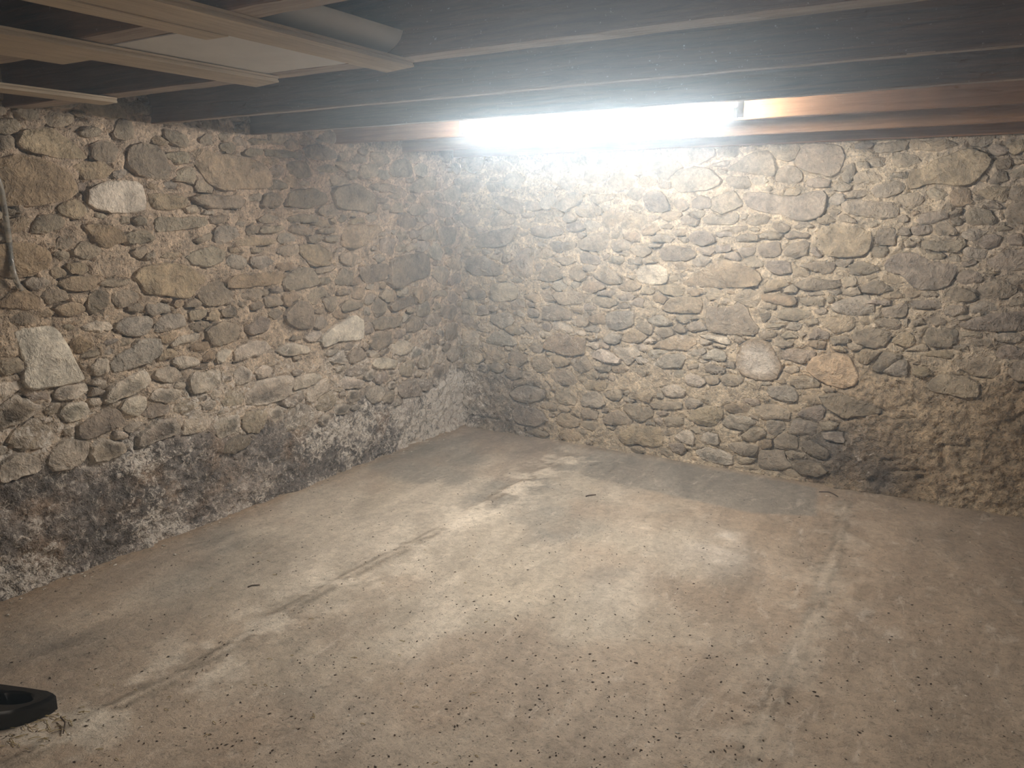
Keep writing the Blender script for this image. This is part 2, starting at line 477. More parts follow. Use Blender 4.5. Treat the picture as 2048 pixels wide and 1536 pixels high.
ST['B1'] = '''
d 190,1210 330,1180 560,1300 540,1385 260,1380 190,1320
p 600,1310 650,1230 740,1110 840,1110 850,1390 680,1390
d 270,1000 340,950 700,880 720,900 640,1050 520,1095 260,1100
g 890,1430 1010,1240 1130,1320 1160,1400 1060,1450
d 480,570 640,590 740,650 770,740 620,760 540,700
g 780,630 920,630 930,720 780,720
p 830,900 920,870 1100,880 1180,940 1130,970 980,1000 840,970
p 1200,850 1340,850 1400,900 1300,940 1210,940
d 1010,1040 1300,1040 1270,1120 1080,1145
g 1320,1050 1440,960 1640,940 1620,1090 1560,1140 1350,1120
g 1650,1070 1760,1010 1870,1060 1860,1120 1690,1145
t 1570,760 1640,715 1780,730 1780,830 1650,900 1570,870
g 1100,580 1260,530 1380,560 1320,650 1180,740 1080,680
g 890,1130 1020,1100 1050,1200 980,1220 890,1200
p 1330,1180 1400,1150 1550,1200 1540,1280 1360,1260
g 1610,1260 1680,1190 1800,1200 1780,1270
g 1820,1220 1960,1200 1960,1270 1830,1280
g 1220,1340 1300,1280 1420,1400 1330,1450 1240,1420
g 1450,1390 1560,1300 1700,1330 1760,1470 1620,1480
w 1910,1340 1990,1290 2160,1270 2230,1350 2220,1460 2100,1480 1950,1450
g 1060,1210 1270,1190 1290,1250 1180,1285
d 370,430 540,430 550,530 400,530
g 1400,580 1650,550 1700,600 1500,660
d 540,1170 640,1160 620,1240 540,1260'''
ST['B2'] = '''
d 30,590 100,520 230,530 310,660 280,740 80,720
d 340,620 450,590 510,680 450,730 370,700
d 540,690 545,620 620,570 720,590 740,690 640,710
p 1070,600 1090,530 1350,540 1440,580 1600,580 1740,530 1880,520 1920,600 1850,780 1700,820 1560,820 1460,760 1250,740 1100,690
g 900,300 1040,200 1180,120 1320,100 1390,220 1390,370 1250,360 1120,340
d 870,400 920,370 1110,370 1150,480 1000,500 890,460
g 320,470 370,320 560,270 700,290 850,400 840,460 700,520 420,540
g 650,810 740,740 850,780 1010,730 1000,860 760,870 680,860
d 1080,850 1130,780 1260,750 1330,800 1300,860 1180,880
p 500,1040 510,950 640,930 740,950 770,1050 640,1080
p 770,940 950,930 960,990 800,1000
d 970,1000 1060,960 1210,960 1220,1030 1000,1040
d 1230,960 1360,930 1460,960 1440,1010 1240,1010
d 1480,980 1560,930 1740,960 1740,1000 1490,1010
d 1220,1070 1430,1040 1450,1190 1260,1200 1210,1150
d 1480,1130 1560,1050 1730,1030 1720,1180 1570,1210 1480,1190
p 990,1110 1190,1090 1170,1170 1060,1200
d 200,1120 320,1080 540,1120 600,1170 520,1230 240,1240
n 410,1470 530,1390 680,1310 860,1220 1020,1280 1180,1330 1260,1410 1190,1500 900,1510 520,1500
p 1300,1240 1540,1240 1560,1360 1400,1380 1300,1330
d 1620,1280 1880,1230 2000,1270 1980,1360 1840,1360 1700,1310
d 1570,1470 1740,1410 1960,1440 2060,1420 2060,1510 1900,1530 1680,1540
t 1260,1500 1320,1430 1500,1440 1530,1480 1420,1530 1280,1560
t 1800,960 1900,880 2060,870 2250,900 2380,960 2360,1080 2290,1180 2200,1190 2030,1200 1900,1170 1860,1060
g 1590,220 1680,50 1900,40 2060,60 2110,170 2060,300 1990,380 1760,330 1620,290
p 790,1080 930,1060 940,1140 760,1150
d 110,1010 200,950 370,1010 330,1050 120,1040
d 190,890 270,860 370,880 320,920
g 380,1010 490,1000 470,1050
p 1740,1150 1790,1080 1870,1180 1830,1210
g 400,800 480,760 610,830 570,880 450,870
g 1560,890 1640,850 1760,860 1780,890 1600,910
d 190,430 310,430 300,500 210,500
g 720,250 930,200 900,270 780,280'''
ST['B3'] = '''
d 530,140 870,100 840,210 560,240 520,200
t 870,200 880,110 1270,90 1380,160 1150,220
t 870,520 880,420 1050,380 1090,320 1280,260 1480,180 1680,260 1720,310 1560,520 1400,580 1080,540 890,620
g 690,260 760,220 960,270 1010,330 880,370 740,390
d 460,300 540,270 620,280 620,370 500,380
g 330,440 440,410 600,470 610,530 420,550 300,540
d 180,500 210,380 320,320 320,440 260,550
d 650,490 740,430 870,430 840,500
g 230,660 300,610 450,620 470,680 240,700
g 170,790 250,710 440,720 520,740 760,740 770,850 740,900 500,900 300,870
g 1050,680 1080,590 1220,600 1270,660 1220,720
n 1290,650 1340,610 1480,590 1510,700 1530,750 1340,790 1310,720
t 1560,640 1700,580 1900,570 1860,740 1660,700
d 1430,840 1540,790 1700,820 1770,930 1740,970 1480,970
d 1850,850 1900,760 2060,740 2080,950 1880,950
p 940,910 1030,840 1240,840 1280,890 1120,960 960,970
p 900,980 1100,970 1100,1040 960,1090 900,1060
g 1000,1130 1180,1130 1300,1150 1440,1110 1450,1190 1370,1250 1080,1230 1010,1200
d 530,1100 560,1000 740,1000 730,1180 540,1170
d 500,1200 640,1190 680,1250 580,1320 510,1290
g 820,1150 880,1110 970,1150 920,1190 830,1200
p 620,1380 680,1300 780,1260 960,1260 1100,1350 1220,1350 1380,1380 1360,1440 1300,1560 1180,1640 940,1620 800,1480 660,1450
d 250,1390 380,1340 500,1380 590,1420 480,1470 280,1480
p 1660,1380 1720,1290 1900,1220 2080,1220 2080,1430 1920,1430 1780,1430
p 1400,1360 1560,1330 1600,1360 1430,1420
p 1580,1170 1660,1060 1820,1080 1780,1180 1620,1220
p 1890,1080 2030,1060 2060,1190 1900,1180
d 1680,540 1740,440 1880,420 1900,520 1740,560
d 1920,420 2060,370 2060,490 1940,500
p 1680,200 1740,140 1900,180 1880,230 1760,270
t 1850,150 2060,90 2060,200 1940,260
d 1300,920 1390,890 1420,960 1330,980
p 310,150 400,120 520,130 490,190 330,190'''
ST['B4'] = '''
d 180,110 250,50 360,110 390,180 320,200 200,180
g 420,170 430,40 640,30 710,100 680,200 500,220
d 950,400 960,270 1100,250 1250,320 1240,400 1060,410
b 650,330 740,310 790,360 760,400
p 800,290 900,290 910,380 800,370
g 120,240 200,200 270,240 260,340 130,330
p 290,270 380,260 410,350 280,360
b 380,610 460,530 570,520 680,610 690,660 560,670 400,640
t 560,490 640,460 770,500 780,550 620,550
n 1000,600 1100,540 1260,570 1380,600 1380,760 1200,770 1090,730 960,700
W 1450,740 1560,700 1740,800 1740,855 1600,840 1470,800
b 1600,350 1750,310 1890,330 1870,470 1720,510 1620,480
b 1580,600 1640,540 1760,570 1740,640 1620,650
t 1760,590 1860,500 2020,570 1960,640 1800,640
t 1380,580 1520,560 1560,600 1450,620
d 1480,890 1560,870 1660,880 1640,940 1510,930
g 1050,130 1280,110 1460,160 1400,200 1350,240 1140,250
t 750,160 880,130 940,180 920,240 820,210
p 1480,140 1580,100 1740,130 1640,170
p 1850,250 1930,170 1990,190 1980,280
g 1300,370 1420,350 1420,470 1310,480
p 940,440 1060,450 1040,520 960,500
w 1900,780 2050,810 2030,860 1930,850
t 1360,1070 1480,1030 1620,1050 1590,1130 1400,1130'''
ST['B5'] = '''
t 220,300 320,190 440,170 640,180 620,340 330,330
d 680,440 700,260 820,280 900,290 1000,230 1100,280 1140,400 1220,480 1200,560 1040,550 880,550 720,520
p 460,490 540,420 640,430 690,500 560,530
n 1250,140 1420,150 1600,170 1600,260 1430,250 1260,210
g 1630,200 1740,170 1890,180 1880,260 1720,260
nc 990,780 1040,660 1160,600 1320,640 1420,780 1460,880 1400,1010 1200,1020 1050,960 990,880
of 1700,920 1760,800 1920,750 2120,760 2200,880 2240,960 2220,1060 2100,1110 1960,1080 1800,1000
t 130,680 240,610 390,560 560,590 590,640 500,720 330,710
w 600,570 700,560 900,580 950,650 880,660 750,620
b 640,780 760,700 880,740 910,800 860,830 660,800
b 150,860 270,760 420,750 480,790 430,890 270,900
d 1210,340 1340,330 1340,390 1270,430
g 1290,460 1400,440 1500,460 1420,490 1300,490
p 1720,580 1800,480 1940,540 1930,600 1740,600
g 1450,560 1520,520 1640,590 1480,600
w 470,960 600,970 680,1040 640,1090 480,1070
b 1290,1120 1340,1080 1500,1080 1620,1140 1620,1240 1440,1230 1330,1180
n 850,1300 960,1250 1140,1290 1120,1360 960,1370
t 480,1410 560,1330 700,1280 840,1310 850,1400 760,1500 600,1470
g 1160,1290 1400,1270 1540,1340 1540,1420 1240,1410
p 1590,1370 1760,1290 1900,1290 1880,1400 1820,1450 1700,1410
g 100,1280 200,1230 450,1250 420,1320 240,1330 140,1310
w 220,1110 350,1060 480,1130 440,1200 280,1190
p 660,880 720,850 880,900 860,960 680,940
b 60,400 200,350 320,420 320,460 160,470
d 480,880 600,850 620,900 500,920
g 1400,360 1480,280 1760,310 1740,370 1620,420 1400,390'''
ST['B6'] = '''
df 500,880 600,750 660,730 810,780 790,810 680,870 590,950 520,930
b 600,940 760,820 860,820 860,980 700,970
d 1010,600 1060,500 1230,490 1370,510 1370,640 1260,690 1100,670
d 500,420 560,390 770,400 800,440 760,510 560,470
p 1230,300 1280,250 1470,270 1460,330 1320,380 1230,350
p 1360,460 1520,400 1700,340 2080,310 2080,520 1800,520 1480,500
d 1500,610 1720,600 1720,690 1540,680
p 1760,800 1780,700 1900,660 2060,720 2040,820 1860,810
t 690,620 800,520 920,560 930,650 860,690 740,650
t 320,760 420,700 590,740 500,810 430,860 340,830
g 70,580 250,570 270,640 80,660
p 880,210 1160,200 1210,250 1190,300 900,280
p 430,220 560,190 690,220 670,260 450,240
d 370,60 560,0 680,60 720,100 580,140 400,130
g 890,440 1000,380 1040,440 930,465
t 940,760 1100,720 1320,720 1320,800 1160,790
n 900,840 1010,810 1010,860 900,870
t 900,900 1040,870 1120,960 1000,1000 910,970
g 810,400 860,400 870,480 810,480'''
ST['B7'] = '''
t 0,500 -60,420 60,330 300,340 350,420 360,510 290,530 150,500
p 400,490 540,490 570,560 530,600 450,570
w 440,440 560,360 650,400 650,510 560,500
wk 700,470 760,380 870,410 880,490 820,510
wk 650,570 760,530 900,560 1000,600 1020,680 900,690 720,640
p 930,500 1100,480 1250,520 1220,600 1100,610 1000,560
g 1030,630 1130,620 1220,640 1190,680 1080,690
p 1240,680 1260,560 1480,560 1500,640 1570,700 1440,730 1280,730
d 1380,470 1450,400 1600,420 1620,530 1420,540
d 1580,690 1680,640 1830,680 1910,760 1800,790 1680,780 1600,740
p 1530,380 1570,260 1800,310 1790,410 1560,400
g 1080,420 1200,340 1300,360 1330,410 1200,480 1100,450
g 350,250 540,250 560,310 400,340
d 1640,480 1740,470 1900,560 1900,640 1800,640 1660,560'''

def poly_dist(px, py, poly):
    """distance to the outline and inside test for arrays of points"""
    d2 = np.full(px.shape, 1e9); ins = np.zeros(px.shape, bool); n = len(poly)
    for i in range(n):
        x0, y0 = poly[i]; x1, y1 = poly[(i+1) % n]; ex, ey = x1-x0, y1-y0
        t = np.clip(((px-x0)*ex+(py-y0)*ey)/(ex*ex+ey*ey+1e-12), 0, 1)
        d2 = np.minimum(d2, (px-x0-t*ex)**2+(py-y0-t*ey)**2)
        cr = ((y0 > py) != (y1 > py)) & (px < (x1-x0)*(py-y0)/(y1-y0+1e-12)+x0)
        ins ^= cr
    return np.sqrt(d2), ins

def resample(poly, n, rnd=.3):
    """closed outline to n points, corners softened"""
    P = np.asarray(poly, float)
    Q = []
    for i in range(len(P)):
        a, b, c = P[i-1], P[i], P[(i+1) % len(P)]
        Q += [b+(a-b)*rnd*.5, b*(1-rnd*.3)+(a+c)*.5*rnd*.3, b+(c-b)*rnd*.5]
    Q = np.array(Q); E = np.linalg.norm(np.roll(Q, -1, 0)-Q, axis=1); L = np.concatenate(([0], np.cumsum(E)))
    t = np.linspace(0, L[-1], n, endpoint=False); QQ = np.vstack((Q, Q[:1]))
    return np.stack((np.interp(t, L, QQ[:, 0]), np.interp(t, L, QQ[:, 1])), 1)

def area(P):
    x, y = P[:, 0], P[:, 1]; return .5*np.sum(x*np.roll(y, -1)-y*np.roll(x, -1))

def build_wall(name, soft, pits, windows, to_uv, zone, place, umax, ufine, uclutter, nocover, seed, aspect):
    r = np.random.default_rng(seed)
    stones = []                                  # (outline uv, tone, is_traced)
    for w in windows:
        ox, oy, s = C_[w]
        for line in ST[w].strip().splitlines():
            tone, *xy = line.split()
            pts = [tuple(map(float, q.split(','))) for q in xy]
            P = np.array([to_uv(ox+x*s, oy+y*s) for x, y in pts])
            if area(P) < 0: P = P[::-1]
            c = P.mean(0); P = c+(P-c)*1.03
            stones.append((P, tone, True))
    # fill the gaps with smaller stones: seeds by dart throwing, cells grown radially until they meet a neighbour
    GU, GV = np.meshgrid(np.arange(0, uclutter, .01), np.arange(0, ZT+.05, .01), indexing='ij')
    D = np.full(GU.shape, 1.0)                   # distance to traced stones (negative inside)
    for P, tone, _ in stones:
        lo = P.min(0)-.15; hi = P.max(0)+.15
        i0, j0 = np.maximum((lo/.01).astype(int), 0); i1, j1 = (hi/.01).astype(int)+1
        if i1 <= 0 or j1 <= 0: continue
        sl = (slice(i0, i1), slice(j0, j1))
        d, ins = poly_dist(GU[sl], GV[sl], P)
        D[sl] = np.minimum(D[sl], np.where(ins, -d, d))
    def samp(u, v):
        i = np.clip((np.asarray(u)/.01+.5).astype(int), 0, D.shape[0]-1); j = np.clip((np.asarray(v)/.01+.5).astype(int), 0, D.shape[1]-1)
        return D[i, j]
    seeds = []; sz = []
    for rad, tries in ((.085, 1800), (.060, 6000), (.042, 9000), (.030, 9000)):
        cu = r.uniform(.02, uclutter-.02, tries); cv = r.uniform(.01, ZT-.03, tries); dd = samp(cu, cv)
        _, _, ren = zone(cu, cv)
        for k in range(tries):
            if dd[k] < rad*.62 or ren[k] > .35+.4*(dd[k] % .01)/.01 or nocover(cu[k], cv[k]): continue
            if seeds:
                S = np.array(seeds); R = np.array(sz)
                q = np.hypot((S[:, 0]-cu[k])/aspect, (S[:, 1]-cv[k])*1.25)
                if np.any(q < (R+rad)*.80): continue
            seeds.append((cu[k], cv[k])); sz.append(rad)
    S = np.array(seeds); R = np.array(sz)
    for k in range(len(S)):
        n = int(r.integers(6, 10)); ang = np.arange(n)*2*math.pi/n+r.uniform(0, .6)+r.uniform(-.28, .28, n)
        ak = aspect*r.uniform(.8, 1.8); dirs = np.stack((np.cos(ang)*ak, np.sin(ang)/1.25), 1)
        near = np.where(np.hypot(S[:, 0]-S[k, 0], S[:, 1]-S[k, 1]) < .4)[0]; near = near[near != k]
        rr = np.zeros(n); alive = np.ones(n, bool); mx = R[k]*r.uniform(.9, 1.55, n)
        gap = r.uniform(.004, .011)
        for st in np.arange(.008, .16, .005):
            p = S[k]+dirs*st
            ok = samp(p[:, 0], p[:, 1]) > gap
            if len(near):
                q = np.hypot((p[:, None, 0]-S[None, near, 0])/aspect, (p[:, None, 1]-S[None, near, 1])*1.25)
                own = np.hypot((p[:, 0]-S[k, 0])/aspect, (p[:, 1]-S[k, 1])*1.25)
                ok &= np.all(q/R[near] > own[:, None]/R[k]+.16, axis=1)
            ok &= (p[:, 1] > .003) & (p[:, 1] < ZT) & (p[:, 0] > .004) & (st < mx)
            alive &= ok; rr[alive] = st
        if rr.min() < .006 or rr.mean() < .013 or r.random() < .16: continue
        rr = .86*rr+.07*np.roll(rr, 1)+.07*np.roll(rr, -1)
        P = S[k]+dirs*rr[:, None]
        _, sal, _ = zone(S[k:k+1, 0], S[k:k+1, 1])
        tone = r.choice(list('ggddptbn')) if sal[0] < .25 else r.choice(list('wwgpb'))
        stones.append((P, tone, False))

    # height field of the mortar
    us = np.concatenate((np.arange(0, ufine, .01), np.arange(ufine, umax+.04, .06)))
    vs_ = np.concatenate((np.arange(-.02, ZT+.01, .01), [ZT+.02]))
    U, V = np.meshgrid(us, vs_, indexing='ij')
    c, salt, ren = zone(U, V)
    Hh = .009+.007*fbm(U*5, V*5, seed)+.009*fbm(U*17, V*17, seed+5)+.0045*vnoise(U*48, V*48, seed+8)
    Hh += ren*(.012+.016*fbm(U*9, V*9, seed+11, 5, .7)+.007*vnoise(U*33, V*33, seed+13))
    # cracks open along some stretches of each stone's edge
    crack = sstep(.02, .22, fbm(U*11, V*11, seed+20, 3))
    for P, tone, tr in stones:
        lo = P.min(0)-.04; hi = P.max(0)+.04
        i0, i1 = np.searchsorted(us, [lo[0], hi[0]]); j0, j1 = np.searchsorted(vs_, [lo[1], hi[1]])
        if i1-i0 < 1 or j1-j0 < 1: continue
        sl = (slice(i0, i1), slice(j0, j1))
        d, ins = poly_dist(U[sl], V[sl], P)
        below = sstep(-.02, .02, P[:, 1].mean()-V[sl])
        cut = (1-sstep(.004, .016, d))*crack[sl]*(.012+.016*below)
        Hh[sl] = np.where(ins & (d > .008), np.minimum(Hh[sl], -.004), Hh[sl]-cut)
    pit = fbm(U*30, V*30, seed+30, 2); Hh -= .010*sstep(.38, .6, pit)
    for ua, va, ub, vb, rad, dep in pits:
        ex, ey = ub-ua, vb-va; t = np.clip(((U-ua)*ex+(V-va)*ey)/(ex*ex+ey*ey+1e-9), 0, 1)
        Hh -= dep*(1-sstep(rad*.6, rad*1.4, np.hypot(U-ua-t*ex, V-va-t*ey)))
    foot = 1-sstep(0.0, .05, V); Hh += (.010+.014*vnoise(U*9, V*3, seed+33))*foot
    nu, nv = U.shape
    verts = place(U.ravel(), V.ravel(), Hh.ravel())
    idx = np.arange(nu*nv).reshape(nu, nv)
    q = np.stack((idx[:-1, :-1], idx[1:, :-1], idx[1:, 1:], idx[:-1, 1:]), -1).reshape(-1, 4)
    # solid back
    edge = np.concatenate((idx[:, 0], idx[-1, 1:], idx[-2::-1, -1], idx[0, -2:0:-1]))
    eb = place(U.ravel()[edge], V.ravel()[edge], np.full(len(edge), -.35))
    nb = nu*nv; k = len(edge)
    side = [(edge[(i+1) % k], edge[i], nb+i, nb+(i+1) % k) for i in range(k)]
    faces = [tuple(t) for t in q]+side+[tuple(range(nb, nb+k))]
    if windows[0][0] == 'L': faces = [t[::-1] for t in faces]
    verts = np.vstack((verts, eb))
    cc = np.vstack((c.reshape(-1, 3), np.tile(MORT, (k, 1)))); ss = np.concatenate((salt.ravel(), np.zeros(k)))
    me = mesh(name, verts, faces, cc, ss, smooth=True)
    wall = tag(link(name, me, M_mortar), kind='structure')

    # the stones themselves
    order = sorted(range(len(stones)), key=lambda i: -(abs(area(stones[i][0]))*(3 if stones[i][2] else (1 if stones[i][0][:, 0].max() < nocover.vis else .01))))
    rest_v, rest_f, rest_c, rest_s = [], [], [], []
    for rank, i in enumerate(order):
        P, tone, traced = stones[i]
        sp = np.sqrt(abs(area(P)))
        n = 26 if sp > .12 else (17 if sp > .06 else 12)
        Q = resample(P, n, .34 if traced else .22)
        cen = Q.mean(0)
        Q = cen+(Q-cen)*(1+r.uniform(-.05, .05, (n, 1))*min(1.0, .08/sp))+(r.uniform(-.0035, .0035, (n, 2)))
        if cen[0] > uclutter: continue
        zc, zs, zr = zone(cen[None, 0], cen[None, 1])
        h = r.uniform(.012, .021) if traced else r.uniform(.009, .017)
        if zr[0] > .4: h += .016
        h += .004*min(sp/.15, 1.5)
        tu, tv = r.uniform(-.09, .09), r.uniform(-.10, .06)
        bev = min(.004+r.uniform(0, .007), sp*.13)
        def ring(scale_off, k):
            d = Q-cen; L = np.linalg.norm(d, axis=1)[:, None]
            return cen+d*np.clip((L-scale_off)/L, .15, 1.2) if k is None else cen+d*k
        rings = [(ring(-.004, None), -.025), (ring(.0, None), h*.74), (ring(bev, None), h), (ring(0, .55), h+.003), ]
        vv = []; 
        for (A, hh) in rings:
            jit = 0 if hh < 0 else 1
            H2 = hh+jit*((A[:, 0]-cen[0])*tu+(A[:, 1]-cen[1])*tv+.007*fbm(A[:, 0]*20+i, A[:, 1]*20, seed+60, 3))
            vv.append(np.column_stack((A, H2)))
        vv.append(np.array([[cen[0], cen[1], h+.004+.004*r.uniform(-1, 1)]]))
        A = np.vstack(vv); nn_ = n
        f = []
        for k2 in range(3):
            for a in range(n):
                b2 = (a+1) % n; f.append((k2*n+a, k2*n+b2, (k2+1)*n+b2, (k2+1)*n+a))
        for a in range(n): f.append((3*n+a, 3*n+(a+1) % n, 4*n))
        base = np.array(TONE.get(tone[0], TONE['g']))*r.uniform(.9, 1.12)*(1+r.uniform(-.018, .018, 3))
        C3 = np.tile(base, (len(A), 1))*(1+.16*fbm(A[:, 0]*9, A[:, 1]*9, seed+70, 3)[:, None])
        C3 = lerp(C3, zc[0]*.93, np.where(np.arange(len(A)) < 2*n, .5, soft if traced else soft+.18))
        sal = np.full(len(A), zs[0]*.8)
        mark = tone[1:] if len(tone) > 1 else ''
        if not mark and zs[0] > .3 and r.random() < .3: mark = 'k'
        if mark == 'k':                          # pale crusted rim round a dark heart
            q0 = r.uniform(0, 6.28); dk = .72+.34*np.sin(np.arange(n)*6.283/n+q0); C3[3*n:4*n] *= np.clip(dk, .45, 1)[:, None]; C3[4*n:] *= .6
            C3[:3*n] = lerp(C3[:3*n], (.56, .50, .41), .5); sal[3*n:] = .12
        if mark == 'c':                          # pale heart
            C3[3*n:] = lerp(C3[3*n:], (.62, .56, .47), .75)
        if mark == 'f':                          # clean face, no salt
            sal[:] = .1
        W3 = place(A[:, 0], A[:, 1], A[:, 2])
        if windows[0][0] == 'L': f = [t[::-1] for t in f]
        if rank < 300:
            o = link('stone', mesh('stone', W3, f, C3, sal, smooth=True, sharp=38), M_stone, wall)
        else:
            b0 = sum(len(x) for x in rest_v)
            rest_v.append(W3); rest_f += [tuple(t+b0 for t in q_) for q_ in f]; rest_c.append(C3); rest_s.append(sal)
    if rest_v:
        o = link('small_stones', mesh('small_stones', np.vstack(rest_v), rest_f, np.vstack(rest_c), np.concatenate(rest_s), smooth=True, sharp=38), M_stone, wall)
        tag(o, kind='stuff')
    print(name, 'stones', len(stones))
    return wall

def place_left(u, v, h): return np.column_stack((h, -np.asarray(u), v))
def place_back(u, v, h): return np.column_stack((u, -np.asarray(h), v))
J = [-3.679, -3.098, -2.483, -1.905, -1.268, -.640, -.060]      # far lower edge of each joist
JW = [.082, .085, .045, .045, .045, .045, .05]
JZ = [2.024, 2.024, 2.024, 2.022, 2.025, 2.019, 2.019]
def nc_left(u, v):
    if v < 2.0: return False
    return any(y-w-.03 < -u < y+.03 for y, w in zip(J, JW))
nc_left.vis = 3.55
def nc_back(u, v): return v > 2.0
nc_back.vis = 3.85
XR, YF = 6.0, -6.6
PITS = []                                      # old holes, a slot and cracks in the render of the back wall
for x0, y0, x1, y1, rad, dep in ((1885, 893, 1886, 930, .013, .03), (1884, 889, 1935, 891, .007, .018), (1937, 880, 1941, 890, .01, .03), (1266, 803, 1268, 804, .016, .05),
                                 (1288, 823, 1289, 823, .016, .05), (1262, 828, 1264, 828, .013, .04), (2008, 595, 2012, 596, .014, .05), (1775, 838, 1830, 836, .006, .016),
                                 (1765, 918, 1800, 920, .006, .018), (1790, 940, 1850, 942, .006, .018), (930, 828, 1000, 838, .006, .02), (1080, 745, 1110, 790, .005, .018),
                                 (1745, 960, 1765, 972, .02, .02), (1835, 955, 1845, 956, .012, .03)):
    PITS.append((*on_back(x0, y0), *on_back(x1, y1), rad, dep))
wall_left = build_wall('wall_left', .08, [], ['L1', 'L2', 'L3', 'L4'], on_left, zone_left, place_left, 6.6, 4.4, 5.2, nc_left, 11, 1.35)
wall_back = build_wall('wall_back', .22, PITS, ['B1', 'B2', 'B3', 'B4', 'B5', 'B6', 'B7'], on_back, zone_back, place_back, 6.0, 4.6, 5.0, nc_back, 23, 1.35)
DX0, DX1, DZ = 2.6, 5.4, 2.0                   # wide opening added to the unseen front wall for fill light
for nm, bxs in (('wall_right', [(XR, XR+.3, YF, 0, 0, ZT)]), ('wall_front', [(0, DX0, YF-.3, YF, 0, ZT), (DX1, XR+.3, YF-.3, YF, 0, ZT), (DX0, DX1, YF-.3, YF, DZ, ZT)])):
    mbx = MB()
    for bx in bxs: mbx.box(*bx)
    me = mesh(nm, mbx.v, mbx.f, np.tile((.40, .33, .245), (len(mbx.v), 1)), np.zeros(len(mbx.v)), smooth=False)
    tag(link(nm, me, M_mortar), kind='structure')
pl = bpy.data.lights.new('fill_portal', 'AREA'); pl.shape = 'RECTANGLE'; pl.size = DX1-DX0; pl.size_y = DZ; pl.cycles.is_portal = True  # guides the fill light through the added opening
po = bpy.data.objects.new('fill_portal', pl); col.objects.link(po)
po.location = ((DX0+DX1)/2, YF-.02, DZ/2); po.rotation_euler = (math.radians(90), 0, 0)

